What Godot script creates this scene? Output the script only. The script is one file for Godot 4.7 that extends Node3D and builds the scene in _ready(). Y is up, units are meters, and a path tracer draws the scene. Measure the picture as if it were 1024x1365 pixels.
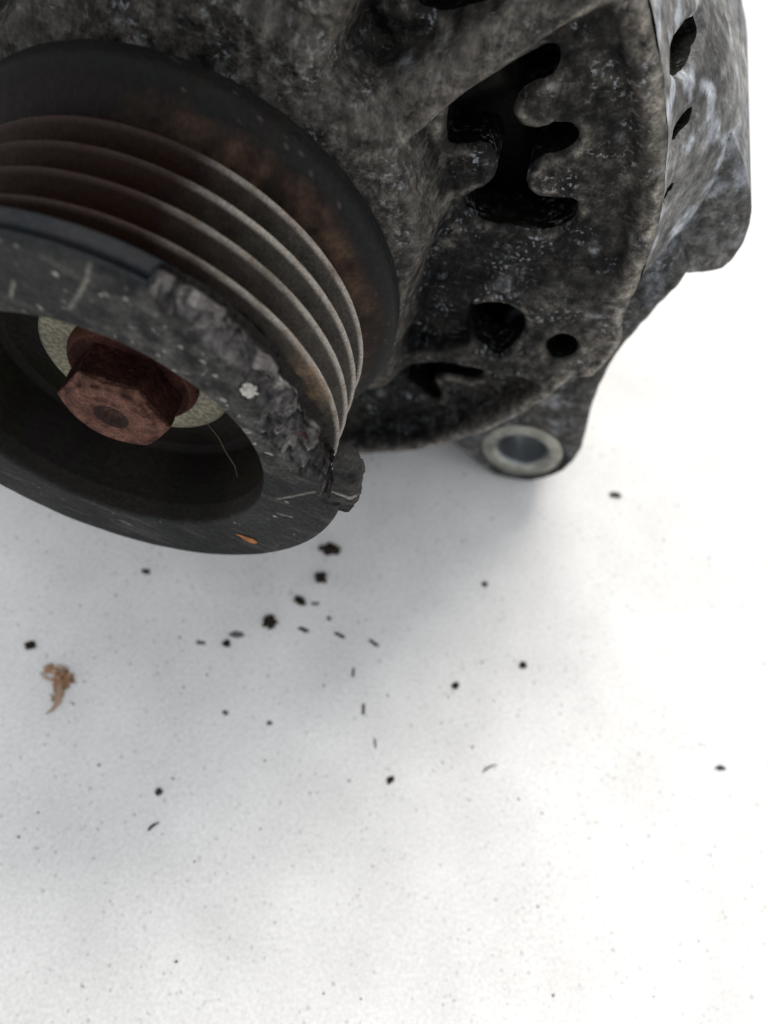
extends Node3D
# A worn car alternator lying on a white table top. Lengths in the builders are millimetres, in the alternator's own axes:
# the shaft runs along z, the pulley's front face is at z = 0, depth d runs backwards (z = -d). mm() turns them into metres.

const AXIS_HEIGHT := 55.4
var rough := FastNoiseLite.new()
var fine := FastNoiseLite.new()
var broad := FastNoiseLite.new()
var fleck := FastNoiseLite.new()
var M := {}
var used := {}

# ------------------------------------------------------------------ small helpers
func numbered(called: String) -> String:
	var n: int = used.get(called, 0)
	used[called] = n + 1
	return called if n == 0 else "%s_%03d" % [called, n]

func tag(o: Node, label: String, category: String, group := "") -> void:
	o.set_meta("label", label)
	o.set_meta("category", category)
	if group != "":
		o.set_meta("group", group)

func put(called: String, mesh: Mesh, m: Material, parent: Node) -> MeshInstance3D:
	var o := MeshInstance3D.new()
	o.name = called
	o.mesh = mesh
	o.material_override = m
	parent.add_child(o, true)
	return o

func ss(a: float, b: float, x: float) -> float:
	var t := clampf((x - a) / (b - a), 0.0, 1.0)
	return t * t * (3.0 - 2.0 * t)

func mixc(a: Color, b: Color, t: float) -> Color:
	return a.lerp(b, clampf(t, 0.0, 1.0))

func table_lookup(t: PackedVector2Array, x: float) -> float:
	if x <= t[0].x:
		return t[0].y
	for i in range(1, t.size()):
		if x <= t[i].x:
			return lerpf(t[i - 1].y, t[i].y, (x - t[i - 1].x) / (t[i].x - t[i - 1].x))
	return t[t.size() - 1].y

# signed distance to a polygon, positive outside
func poly_distance(poly: PackedVector2Array, p: Vector2) -> float:
	var best := 1e9
	var inside := false
	var n := poly.size()
	var j := n - 1
	for i in n:
		var a := poly[j]
		var b := poly[i]
		var e := b - a
		var w := p - a
		var t := clampf(w.dot(e) / e.dot(e), 0.0, 1.0)
		best = minf(best, (w - e * t).length_squared())
		if (a.y > p.y) != (b.y > p.y) and p.x < (b.x - a.x) * (p.y - a.y) / (b.y - a.y) + a.x:
			inside = not inside
		j = i
	var d := sqrt(best)
	return -d if inside else d

func poly_box(poly: PackedVector2Array, grow: float) -> Rect2:
	var r := Rect2(poly[0], Vector2.ZERO)
	for p in poly:
		r = r.expand(p)
	return r.grow(grow)

# corners cut twice, so that a traced outline has no facets
func smoothed(poly: PackedVector2Array, times := 2) -> PackedVector2Array:
	var p := poly
	for k in times:
		var q := PackedVector2Array()
		for i in p.size():
			var a := p[i]
			var b := p[(i + 1) % p.size()]
			q.append(a.lerp(b, 0.25))
			q.append(a.lerp(b, 0.75))
		p = q
	return p

# a profile of (depth, radius) points at an even step, its corners slightly rounded
func profile(pts: Array, step: float, soften := 1) -> PackedVector2Array:
	var out := PackedVector2Array()
	for i in range(pts.size() - 1):
		var a: Vector2 = pts[i]
		var b: Vector2 = pts[i + 1]
		var n := maxi(1, ceili(a.distance_to(b) / step))
		for k in n:
			out.append(a.lerp(b, float(k) / n))
	out.append(pts[pts.size() - 1])
	for s in soften:
		var q := out.duplicate()
		for i in range(1, out.size() - 1):
			q[i] = (out[i - 1] + out[i] * 2.0 + out[i + 1]) * 0.25
		out = q
	return out

# ------------------------------------------------------------------ a sheet of nu x nv points, cut where its mask is negative, the cuts closed by walls that run to the points of `back`
var cut_shade := Color(0.009, 0.008, 0.0075)  # near black on cut walls, painting in the shade inside the openings
var sv: PackedVector3Array
var sn: PackedVector3Array
var sc: PackedColorArray
var si: PackedInt32Array

func tri(a: int, b: int, c: int) -> void:
	var g := (sv[b] - sv[a]).cross(sv[c] - sv[a])
	if g.dot(sn[a] + sn[b] + sn[c]) > 0.0:
		si.append_array([a, c, b])
	else:
		si.append_array([a, b, c])

var shade_cuts := true  # whether cut walls take the painted shade
func sheet(nu: int, nv: int, pts: PackedVector3Array, cols: PackedColorArray, mask: PackedFloat32Array, back: PackedVector3Array, flip: float, wrap := false) -> ArrayMesh:
	sv = PackedVector3Array()
	sn = PackedVector3Array()
	sc = PackedColorArray()
	si = PackedInt32Array()
	var norm := PackedVector3Array()
	norm.resize(nu * nv)
	for u in nu:
		var u0 := u - 1
		var u1 := u + 1
		if wrap:
			u0 = nu - 2 if u == 0 else u - 1
			u1 = 1 if u == nu - 1 else u + 1
		u0 = maxi(u0, 0)
		u1 = mini(u1, nu - 1)
		for v in nv:
			var a := pts[u1 * nv + v] - pts[u0 * nv + v]
			var b := pts[u * nv + mini(v + 1, nv - 1)] - pts[u * nv + maxi(v - 1, 0)]
			norm[u * nv + v] = a.cross(b).normalized() * flip
	var solid := mask.is_empty()
	var at := PackedInt32Array()
	at.resize(nu * nv)
	at.fill(-1)
	for i in nu * nv:
		if solid or mask[i] > 0.0:
			at[i] = sv.size()
			sv.append(pts[i] * 0.001)
			sn.append(norm[i])
			sc.append(cols[i])
	var walls: Array = []
	for u in nu - 1:
		for v in nv - 1:
			var k := [u * nv + v, (u + 1) * nv + v, (u + 1) * nv + v + 1, u * nv + v + 1]
			if solid or (mask[k[0]] > 0.0 and mask[k[1]] > 0.0 and mask[k[2]] > 0.0 and mask[k[3]] > 0.0):
				tri(at[k[0]], at[k[1]], at[k[2]])
				tri(at[k[0]], at[k[2]], at[k[3]])
				continue
			if mask[k[0]] <= 0.0 and mask[k[1]] <= 0.0 and mask[k[2]] <= 0.0 and mask[k[3]] <= 0.0:
				continue
			var ring := PackedInt32Array()
			var cut: Array = []
			for e in 4:
				var i: int = k[e]
				var j: int = k[(e + 1) % 4]
				if mask[i] > 0.0:
					ring.append(at[i])
				if (mask[i] > 0.0) != (mask[j] > 0.0):
					var t := mask[i] / (mask[i] - mask[j])
					ring.append(sv.size())
					sv.append(pts[i].lerp(pts[j], t) * 0.001)
					sn.append(norm[i].lerp(norm[j], t).normalized())
					sc.append(cols[i].lerp(cols[j], t))
					cut.append([sv.size() - 1, back[i].lerp(back[j], t) * 0.001])
			for e in range(1, ring.size() - 1):
				tri(ring[0], ring[e], ring[e + 1])
			for c in range(0, cut.size() - 1, 2):
				# the wall faces away from what is solid in this cell
				var centre := Vector3.ZERO
				for e in 4:
					if mask[k[e]] > 0.0:
						centre = pts[k[e]] * 0.001
				walls.append([cut[c], cut[c + 1], centre])
	for w in walls:
		var a: int = w[0][0]
		var b: int = w[1][0]
		var pa := sv[a]
		var pb := sv[b]
		var n := (pb - pa).cross(w[0][1] - pa).normalized()
		if n.dot(w[2] - pa) > 0.0:
			n = -n
		var first := sv.size()
		sv.append_array([pa, pb, w[1][1], w[0][1]])
		sn.append_array([n, n, n, n])
		if shade_cuts:
			sc.append_array([cut_shade, cut_shade, cut_shade, cut_shade])
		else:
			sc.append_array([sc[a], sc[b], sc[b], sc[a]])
		tri(first, first + 1, first + 2)
		tri(first, first + 2, first + 3)
	var arrays := []
	arrays.resize(Mesh.ARRAY_MAX)
	arrays[Mesh.ARRAY_VERTEX] = sv
	arrays[Mesh.ARRAY_NORMAL] = sn
	arrays[Mesh.ARRAY_COLOR] = sc
	arrays[Mesh.ARRAY_INDEX] = si
	var mesh := ArrayMesh.new()
	mesh.add_surface_from_arrays(Mesh.PRIMITIVE_TRIANGLES, arrays)
	return mesh

# a profile turned about the shaft; shape(phi in degrees, depth, radius) -> Vector2 and tint(phi, depth, radius) -> Color
func turned(prof: PackedVector2Array, n_phi: int, shape: Callable, tint: Callable, phi0 := 0.0, phi1 := 360.0) -> ArrayMesh:
	var nv := prof.size()
	var nu := n_phi + 1
	var pts := PackedVector3Array()
	var cols := PackedColorArray()
	pts.resize(nu * nv)
	cols.resize(nu * nv)
	for u in nu:
		var phi := lerpf(phi0, phi1, float(u) / n_phi)
		var c := cos(deg_to_rad(phi))
		var s := sin(deg_to_rad(phi))
		for v in nv:
			var q: Vector2 = shape.call(phi, prof[v].x, prof[v].y)
			pts[u * nv + v] = Vector3(c * q.y, s * q.y, -q.x)
			cols[u * nv + v] = tint.call(phi, q.x, q.y)
	return sheet(nu, nv, pts, cols, PackedFloat32Array(), pts, 1.0, phi1 - phi0 > 359.0)

func as_is(_phi: float, d: float, r: float) -> Vector2:
	return Vector2(d, r)

# ------------------------------------------------------------------ materials
func noise_texture(side: int, frequency: float, kind: int, octaves: int, seed_value: int, stops: PackedFloat32Array, tones: PackedColorArray) -> NoiseTexture2D:
	var n := FastNoiseLite.new()
	n.noise_type = kind as FastNoiseLite.NoiseType
	n.frequency = frequency
	n.fractal_octaves = octaves
	n.seed = seed_value
	if kind == FastNoiseLite.TYPE_CELLULAR:
		n.cellular_return_type = FastNoiseLite.RETURN_DISTANCE
	var t := NoiseTexture2D.new()
	t.width = side
	t.height = side
	t.seamless = true
	t.noise = n
	var g := Gradient.new()
	g.offsets = stops
	g.colors = tones
	t.color_ramp = g
	return t

func grey(v: float) -> Color:
	return Color(v, v, v)

func plain_texture(c: Color) -> ImageTexture:
	var im := Image.create(4, 4, false, Image.FORMAT_RGB8)
	im.fill(c)
	return ImageTexture.create_from_image(im)

func surface(called: String, roughness: float, metallic: float, scale: float, relief_cm: float, grain: Texture2D, relief: Texture2D) -> StandardMaterial3D:
	var m := StandardMaterial3D.new()
	m.resource_name = called
	m.vertex_color_use_as_albedo = true
	m.roughness = roughness
	m.metallic = metallic
	m.metallic_specular = 0.5 if metallic > 0.3 else 0.27
	m.uv1_triplanar = true
	m.uv1_scale = Vector3.ONE * scale
	if grain:
		m.albedo_texture = grain
	if relief:
		m.heightmap_enabled = true
		m.heightmap_texture = relief
		m.heightmap_scale = relief_cm
	return m

func seamless(frequency: float, octaves: int, seed_value: int, side: int, stretch := false) -> PackedByteArray:
	var n := FastNoiseLite.new()
	n.noise_type = FastNoiseLite.TYPE_SIMPLEX_SMOOTH
	n.frequency = frequency
	n.fractal_octaves = octaves
	n.seed = seed_value
	if stretch:
		n.domain_warp_enabled = true
		n.domain_warp_amplitude = 25.0
		n.domain_warp_frequency = 0.02
	return n.get_seamless_image(side, side).get_data()

# the casting: mottled grime with dark pits, and where chalky oxide shows through it
func cast_textures() -> Array:
	var side := 1024
	var a := seamless(0.022, 5, 31, side, true)
	var b := seamless(0.09, 3, 32, side)
	var c := seamless(0.006, 3, 33, side)
	var d := seamless(0.045, 4, 34, side, true)
	var grain := PackedByteArray()
	var chalk := PackedByteArray()
	var pale := PackedByteArray()
	pale.resize(side * side)
	grain.resize(side * side)
	chalk.resize(side * side)
	for i in side * side:
		var v := 0.62 + (a[i] - 128) * 0.0030 + (b[i] - 128) * 0.0011 + (d[i] - 128) * 0.0013
		if b[i] < 78:
			v *= 0.83
		grain[i] = clampi(int(v * 255.0), 40, 255)
		pale[i] = clampi(int((0.16 + v) * 255.0), 60, 255)
		var k := clampf((d[i] + 0.35 * b[i] - 208.0) / 34.0, 0.0, 1.0) * clampf((c[i] - 118) / 50.0, 0.06, 1.0)
		chalk[i] = int(k * 190.0)
	return [ImageTexture.create_from_image(Image.create_from_data(side, side, false, Image.FORMAT_L8, grain)), ImageTexture.create_from_image(Image.create_from_data(side, side, false, Image.FORMAT_L8, chalk)), ImageTexture.create_from_image(Image.create_from_data(side, side, false, Image.FORMAT_L8, pale))]

# white paint with faint grey specks, hair scratches and a little unevenness
func table_texture() -> ImageTexture:
	var side := 2048
	var a := seamless(0.004, 4, 51, side)
	var b := seamless(0.12, 2, 52, side)
	var px := PackedByteArray()
	px.resize(side * side)
	for i in side * side:
		px[i] = clampi(234 + (a[i] - 128) / 12 + (b[i] - 128) / 9, 200, 250)
	var rng := RandomNumberGenerator.new()
	rng.seed = 77
	for k in 30000:
		var x := rng.randi() % side
		var y := rng.randi() % side
		var big := pow(rng.randf(), 4.0)
		var w := 1.0 + 2.6 * big
		var h := w * rng.randf_range(0.4, 1.0)
		var turn := rng.randf() * PI
		var deep := rng.randf_range(4.0, 22.0) * (1.0 + 0.9 * big)
		var reach := ceili(w) + 1
		for dx in range(-reach, reach + 1):
			for dy in range(-reach, reach + 1):
				var u := (dx * cos(turn) + dy * sin(turn)) / w
				var v := (dy * cos(turn) - dx * sin(turn)) / h
				var q := u * u + v * v
				if q < 1.4:
					var at := posmod(y + dy, side) * side + posmod(x + dx, side)
					px[at] = maxi(60, px[at] - int(deep * (1.0 - q / 1.4) * 1.3))
	for k in 60:
		var p := Vector2(rng.randf(), rng.randf()) * side
		var dir := Vector2.from_angle(rng.randf() * TAU)
		var deep := rng.randi_range(5, 13)
		for t in rng.randi_range(60, 420):
			p += dir
			dir = dir.rotated(rng.randf_range(-0.03, 0.03))
			var at := posmod(int(p.y), side) * side + posmod(int(p.x), side)
			px[at] = maxi(60, px[at] - deep)
	return ImageTexture.create_from_image(Image.create_from_data(side, side, false, Image.FORMAT_L8, px))

func make_materials() -> void:
	var simplex := FastNoiseLite.TYPE_SIMPLEX_SMOOTH
	var even := noise_texture(1024, 0.03, simplex, 5, 13, [0.2, 0.75], [grey(0.72), grey(1.0)])
	var relief := noise_texture(1024, 0.016, simplex, 5, 8, [0.0, 1.0], [grey(0.0), grey(1.0)])
	var streaks := noise_texture(512, 0.08, simplex, 3, 5, [0.3, 0.7], [grey(0.75), grey(1.0)])
	var pair := cast_textures()
	var cast := surface("grimy cast aluminium", 0.62, 0.0, 21.0, 0.04, pair[0], relief)
	cast.detail_enabled = true
	cast.detail_albedo = plain_texture(Color(0.60, 0.62, 0.65))
	cast.detail_mask = pair[1]
	M.cast = cast
	var oxide := surface("chalky cast aluminium", 0.6, 0.0, 21.0, 0.04, pair[2], relief)
	oxide.detail_enabled = true
	oxide.detail_albedo = cast.detail_albedo
	oxide.detail_mask = pair[1]
	M.oxide = oxide
	M.steel = surface("worn pulley steel", 0.5, 0.0, 60.0, 0.006, streaks, relief)
	M.iron = surface("black pulley iron", 0.62, 0.0, 45.0, 0.008, even, relief)
	M.rust = surface("rusted steel", 0.8, 0.0, 70.0, 0.02, even, relief)
	M.zinc = surface("zinc plated steel", 0.35, 0.7, 60.0, 0.004, streaks, relief)
	M.dull = surface("dark sheet steel", 0.55, 0.2, 40.0, 0.01, even, relief)
	M.crumb = surface("dirt", 0.9, 0.0, 200.0, 0.01, even, relief)
	var table := StandardMaterial3D.new()
	table.resource_name = "white painted board"
	table.roughness = 0.5
	table.albedo_color = Color(0.99, 0.985, 0.98)
	table.albedo_texture = table_texture()
	table.uv1_triplanar = true
	table.uv1_world_triplanar = true
	table.uv1_scale = Vector3.ONE * 5.3
	table.heightmap_enabled = true
	table.heightmap_texture = noise_texture(1024, 0.03, simplex, 3, 44, [0.0, 1.0], [grey(0.0), grey(1.0)])
	table.heightmap_scale = 0.003
	M.table = table

# ------------------------------------------------------------------ the drive end housing: its pierced front face
var slot := PackedVector2Array([Vector2(25.6, 20.4), Vector2(33.3, 28.4), Vector2(34.3, 28.6), Vector2(35.0, 27.9), Vector2(35.2, 26.7), Vector2(34.8, 25.3), Vector2(33.2, 24.6), Vector2(32.3, 23.4), Vector2(32.0, 21.5), Vector2(32.8, 20.2), Vector2(34.3, 19.7), Vector2(36.0, 20.4), Vector2(36.8, 21.3), Vector2(38.4, 21.5), Vector2(39.4, 21.0), Vector2(39.6, 19.7), Vector2(38.6, 18.4), Vector2(37.0, 17.5), Vector2(35.9, 16.3), Vector2(35.7, 14.5), Vector2(36.6, 12.7), Vector2(38.2, 12.4), Vector2(40.5, 13.1), Vector2(42.0, 13.3), Vector2(42.6, 12.3), Vector2(42.7, 10.7), Vector2(41.2, 9.0), Vector2(39.1, 8.0), Vector2(36.3, 7.8), Vector2(33.2, 7.4), Vector2(30.9, 7.8), Vector2(29.7, 9.3), Vector2(30.2, 10.6), Vector2(32.1, 12.4), Vector2(32.5, 14.1), Vector2(32.0, 16.1), Vector2(31.0, 17.2), Vector2(29.6, 17.0), Vector2(28.1, 16.1), Vector2(26.4, 15.6), Vector2(25.8, 18.0)])
var top_opening := PackedVector2Array([Vector2(19.4, 31.4), Vector2(19.9, 29.6), Vector2(21.4, 28.4), Vector2(23.9, 28.8), Vector2(26.8, 30.6), Vector2(30.2, 33.6), Vector2(31.2, 36.0), Vector2(28.6, 38.6), Vector2(24.0, 39.6), Vector2(21.2, 36.0)])
var big_hole := PackedVector2Array([Vector2(34.2, -5.3), Vector2(35.5, -3.9), Vector2(37.8, -2.9), Vector2(40.4, -3.0), Vector2(42.2, -5.0), Vector2(42.3, -8.4), Vector2(41.2, -11.2), Vector2(40.2, -13.0), Vector2(39.0, -11.9), Vector2(37.0, -10.9), Vector2(35.0, -8.8)])
var small_hole := PackedVector2Array([Vector2(45.6, -8.2), Vector2(46.1, -6.2), Vector2(47.6, -5.2), Vector2(49.6, -5.8), Vector2(50.3, -7.8), Vector2(49.3, -9.9), Vector2(47.2, -10.3)])
var low_slot := PackedVector2Array([Vector2(27.4, -27.6), Vector2(29.0, -24.2), Vector2(32.2, -20.8), Vector2(36.7, -19.2), Vector2(39.8, -20.6), Vector2(40.0, -23.4), Vector2(38.0, -24.6), Vector2(35.4, -24.2), Vector2(33.0, -25.6), Vector2(33.2, -27.4), Vector2(35.4, -30.4), Vector2(34.4, -32.4), Vector2(31.2, -30.2)])
var low_pocket := PackedVector2Array([Vector2(14.0, -44.0), Vector2(19.5, -33.0), Vector2(23.4, -26.6), Vector2(26.8, -21.5), Vector2(29.8, -18.6), Vector2(33.0, -17.2), Vector2(37.0, -16.4), Vector2(41.0, -16.4), Vector2(45.2, -15.8), Vector2(48.0, -16.4), Vector2(60.0, -30.0), Vector2(45.0, -60.0), Vector2(14.0, -60.0)])
var side_pocket := PackedVector2Array([Vector2(25.4, -12.5), Vector2(25.6, -5.2), Vector2(28.0, -3.4), Vector2(33.4, -2.6), Vector2(35.2, -6.0), Vector2(35.8, -11.6), Vector2(31.5, -14.6), Vector2(27.6, -16.2)])
var boxes := {}

func holes(x: float, y: float) -> float:
	var p := Vector2(x, y)
	var phi := rad_to_deg(atan2(y, x))
	var best := 9.0
	if phi > -75.0 and phi < 66.0:
		for h in [slot, top_opening, big_hole, small_hole, low_slot]:
			if (boxes[h] as Rect2).has_point(p):
				best = minf(best, poly_distance(h, p))
	else:  # the same opening again between the other spokes
		var q := p.rotated(deg_to_rad(fposmod(phi + 5.0, 72.0) - 5.0 - phi))
		if (boxes[slot] as Rect2).has_point(q):
			best = minf(best, poly_distance(slot, q))
	return best

func face_rim(phi: float) -> float:
	return 53.1 + 2.2 * ss(-14.5, -12.0, phi) * (1.0 - ss(-6.0, 1.0, phi))

func face_depth(x: float, y: float) -> float:
	var r := sqrt(x * x + y * y)
	var phi := rad_to_deg(atan2(y, x))
	var special := phi > -75.0 and phi < 66.0
	var d := 37.2 + 0.35 * broad.get_noise_2d(x * 1.5, y * 1.5)
	if special and x > 0.0:
		var over := y - (-1.5 + 0.3 * (x - 30.0))
		d = lerpf(d, 35.7, 1.0 - ss(-1.2, 1.0, over))
		if y < -1.0 and y > -18.0:
			d += 3.0 * (1.0 - ss(-1.1, 0.5, poly_distance(side_pocket, Vector2(x, y))))
		if y < -12.0:
			d = lerpf(d, 40.2, 1.0 - ss(-1.3, 0.5, poly_distance(low_pocket, Vector2(x, y)) + 0.3 * rough.get_noise_2d(x, y)))
	d = lerpf(d, 35.9 + 0.25 * broad.get_noise_2d(x * 3.0, y * 3.0), ss(49.4, 51.3, r))
	# spokes
	for k in 5:
		if k == 4:
			continue
		var q := Vector2(x, y).rotated(deg_to_rad(-46.3 - 72.0 * k))
		if q.x < 8.0:
			continue
		var across := q.y + 0.85
		var half := 2.35 + 5.5 * exp(-maxf(q.x - 25.0, 0.0) / 3.0) * (1.0 if across > 0.0 else 0.35) + 0.8 * ss(44.0, 52.0, q.x)
		var top := lerpf(30.6, 35.6, clampf((q.x - 27.0) / 22.0, 0.0, 1.0)) + 0.9 * ss(0.0, 2.6, across)
		var b := absf(across) + 0.25 * rough.get_noise_2d(x, y)
		if r < 51.5:
			d = lerpf(d, minf(d, top), 1.0 - ss(half - 0.7, half + 0.75, b))
	# a broad web beside the first spoke
	var wq := Vector2(x, y).rotated(deg_to_rad(-74.5))
	if wq.x > 10.0 and r < 51.5:
		d = lerpf(d, minf(d, lerpf(29.2, 35.4, clampf((wq.x - 29.0) / 20.0, 0.0, 1.0))), 1.0 - ss(6.4, 8.2, absf(wq.y) + 0.4 * rough.get_noise_2d(x, y)))
	# hub
	var edge := 28.2 + 0.5 * broad.get_noise_2d(x * 2.0, y * 2.0) - 1.8 * ss(-18.0, -6.0, phi) * (1.0 - ss(4.0, 18.0, phi)) + 5.0 * exp(-pow((phi + 38.0) / 9.0, 2.0))
	var hub := 27.0 + maxf(r - 17.0, 0.0) * 0.27
	d = lerpf(d, minf(d, hub), 1.0 - ss(edge - 0.8, edge + 1.7, r))
	# the joint round the bearing boss
	if phi > 38.0 or phi < -90.0:
		d += 1.3 * exp(-pow((r - 29.9 - 0.04 * (phi - 48.0) + 0.5 * broad.get_noise_2d(x * 2.0, y * 2.0)) / 1.0, 2.0)) * (ss(38.0, 50.0, phi) if phi > 0.0 else 1.0)
	return d

func face_tint(x: float, y: float, d: float, hole := 9.0) -> Color:
	var r := sqrt(x * x + y * y)
	var n := broad.get_noise_3d(x, y, d)
	var f := rough.get_noise_3d(x * 2.0, y * 2.0, d * 2.0)
	var phi := rad_to_deg(atan2(y, x))
	var hub_shade := ss(62.0, 84.0, phi + 14.0 * n) if phi > 0.0 else 0.3  # upper left of the hub painted darker, standing in for shade
	var raised := ss(37.0, 33.0, d) * 0.8 * (1.0 - 0.8 * hub_shade) + ss(50.0, 51.6, r) * 0.68 + ss(-28.0, 10.0, y - x * 0.3) * 0.12
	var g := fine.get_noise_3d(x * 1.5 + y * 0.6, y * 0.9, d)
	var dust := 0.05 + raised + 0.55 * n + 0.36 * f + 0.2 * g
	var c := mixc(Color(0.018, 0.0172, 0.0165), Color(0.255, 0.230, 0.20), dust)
	c = mixc(c, Color(0.05, 0.036, 0.026), (n - 0.25) * 1.2)
	# one lit spoke edge painted in, other edges rubbed bare
	var bare_and_lit := exp(-pow((face_rim(phi) - r - 0.5) / 0.55, 2.0)) * ss(-0.7, 0.1, f + n)
	if x > 0.0 and phi > 2.0 and phi < 46.0:
		bare_and_lit += 0.8 * exp(-pow((r - 29.6) / 0.7, 2.0)) * ss(-0.1, 0.5, f + 0.5 * g)
	if hole < 3.0:
		bare_and_lit += 0.5 * exp(-pow((hole - 0.75) / 0.4, 2.0)) * ss(-0.2, 0.45, f + n)
	var sp := Vector2(x, y).rotated(deg_to_rad(-46.3))
	if sp.x > 29.0 and r < 52.0:
		bare_and_lit += 0.75 * exp(-pow((sp.y + 2.95) / 0.4, 2.0)) * ss(-0.5, 0.2, f)  # painted light along the spoke's lower edge
	if x > 0.0 and y < -12.0:
		bare_and_lit += 0.55 * exp(-pow(poly_distance(low_pocket, Vector2(x, y)) / 0.45, 2.0)) * ss(-0.1, 0.4, f) * ss(52.0, 49.0, r)
	c = mixc(c, Color(0.68, 0.62, 0.53), bare_and_lit * 0.85)
	var w := fleck.get_noise_3d(x * 1.1 + y * 0.5, y * 1.1 - x * 0.2, d)
	c = mixc(c, Color(0.46, 0.47, 0.48), ss(0.46, 0.68, w + 0.12 * n) * 0.7)
	return c

func face_mesh() -> ArrayMesh:
	for h in [slot, top_opening, big_hole, small_hole, low_slot]:
		boxes[h] = Rect2()
	slot = smoothed(slot, 1)
	top_opening = smoothed(top_opening)
	big_hole = smoothed(big_hole)
	small_hole = smoothed(small_hole)
	low_slot = smoothed(low_slot)
	boxes = {}
	for h in [slot, top_opening, big_hole, small_hole, low_slot]:
		boxes[h] = poly_box(h, 2.0)
	var step := 0.4
	var n := 282
	var pts := PackedVector3Array()
	var back := PackedVector3Array()
	var cols := PackedColorArray()
	var mask := PackedFloat32Array()
	pts.resize(n * n)
	back.resize(n * n)
	cols.resize(n * n)
	mask.resize(n * n)
	for i in n:
		for j in n:
			var k := i * n + j
			var x := (i - 140.5) * step
			var y := (j - 140.5) * step
			var r := sqrt(x * x + y * y)
			var rim := face_rim(rad_to_deg(atan2(y, x))) + 0.22 * rough.get_noise_2d(x * 1.3, y * 1.3) - r
			if rim < -1.0:
				mask[k] = -1.0
				pts[k] = Vector3(x, y, -36.0)
				back[k] = pts[k]
				continue
			var d := 27.0
			var hole := 9.0
			if r > 15.0:
				d = face_depth(x, y)
				hole = holes(x, y) + 0.12 * rough.get_noise_2d(x * 2.0, y * 2.0)
			if hole < 0.9:
				var t := 1.0 - clampf(hole, 0.0, 0.9) / 0.9
				d += 0.8 * (1.0 - sqrt(maxf(0.0, 1.0 - t * t)))
			if rim < 0.9:
				var t := 1.0 - clampf(rim, 0.0, 0.9) / 0.9
				d += 0.75 * (1.0 - sqrt(maxf(0.0, 1.0 - t * t)))
			d += 0.16 * rough.get_noise_3d(x * 1.6, y * 1.6, 5.0) + 0.05 * fine.get_noise_2d(x * 3.0, y * 3.0)
			pts[k] = Vector3(x, y, -d)
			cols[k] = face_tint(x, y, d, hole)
			if rim < hole:
				mask[k] = rim
				back[k] = Vector3(x * (r - 2.0) / maxf(r, 0.1), y * (r - 2.0) / maxf(r, 0.1), -d - 2.5)
			else:
				mask[k] = hole
				back[k] = Vector3(x, y, -d - 5.5)
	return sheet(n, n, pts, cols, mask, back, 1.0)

# ------------------------------------------------------------------ the housing's side wall with its slanted vents
var vents: Array = [
	PackedVector2Array([Vector2(29.9, 51.6), Vector2(28.4, 51.6), Vector2(27.9, 48.8), Vector2(27.8, 45.9), Vector2(29.0, 42.6), Vector2(31.0, 40.6), Vector2(32.5, 41.0), Vector2(32.4, 43.8), Vector2(31.4, 48.3)]),
	PackedVector2Array([Vector2(23.2, 46.2), Vector2(22.1, 45.0), Vector2(22.0, 42.4), Vector2(23.4, 39.2), Vector2(24.4, 39.6), Vector2(24.1, 43.1)]),
	PackedVector2Array([Vector2(16.4, 42.6), Vector2(15.5, 42.3), Vector2(15.7, 40.3), Vector2(16.6, 38.6), Vector2(17.2, 39.2), Vector2(16.9, 41.2)])]

func wall_radius(phi: float, d: float) -> float:
	var p := wrapf(phi, -180.0, 180.0)
	return 53.2 + 0.10 * (d - 36.6) + 7.2 * exp(-pow((p - 12.0) / 14.0, 2.0)) * ss(37.0, 56.0, d) + 6.0 * exp(-pow((absf(p) - 170.0) / 16.0, 2.0)) * ss(37.0, 56.0, d)

func wall_tint(x: float, y: float, d: float) -> Color:
	var n := broad.get_noise_3d(x, y, d)
	var f := rough.get_noise_3d(x * 2.0, y * 2.0, d * 2.0)
	var w := fleck.get_noise_3d(x, y, d)
	var c := mixc(Color(0.10, 0.097, 0.092), Color(0.60, 0.585, 0.56), 0.42 + 0.9 * n + 0.4 * f)
	return mixc(c, Color(0.72, 0.76, 0.82), ss(0.14, 0.42, w) * 0.9)

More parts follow.
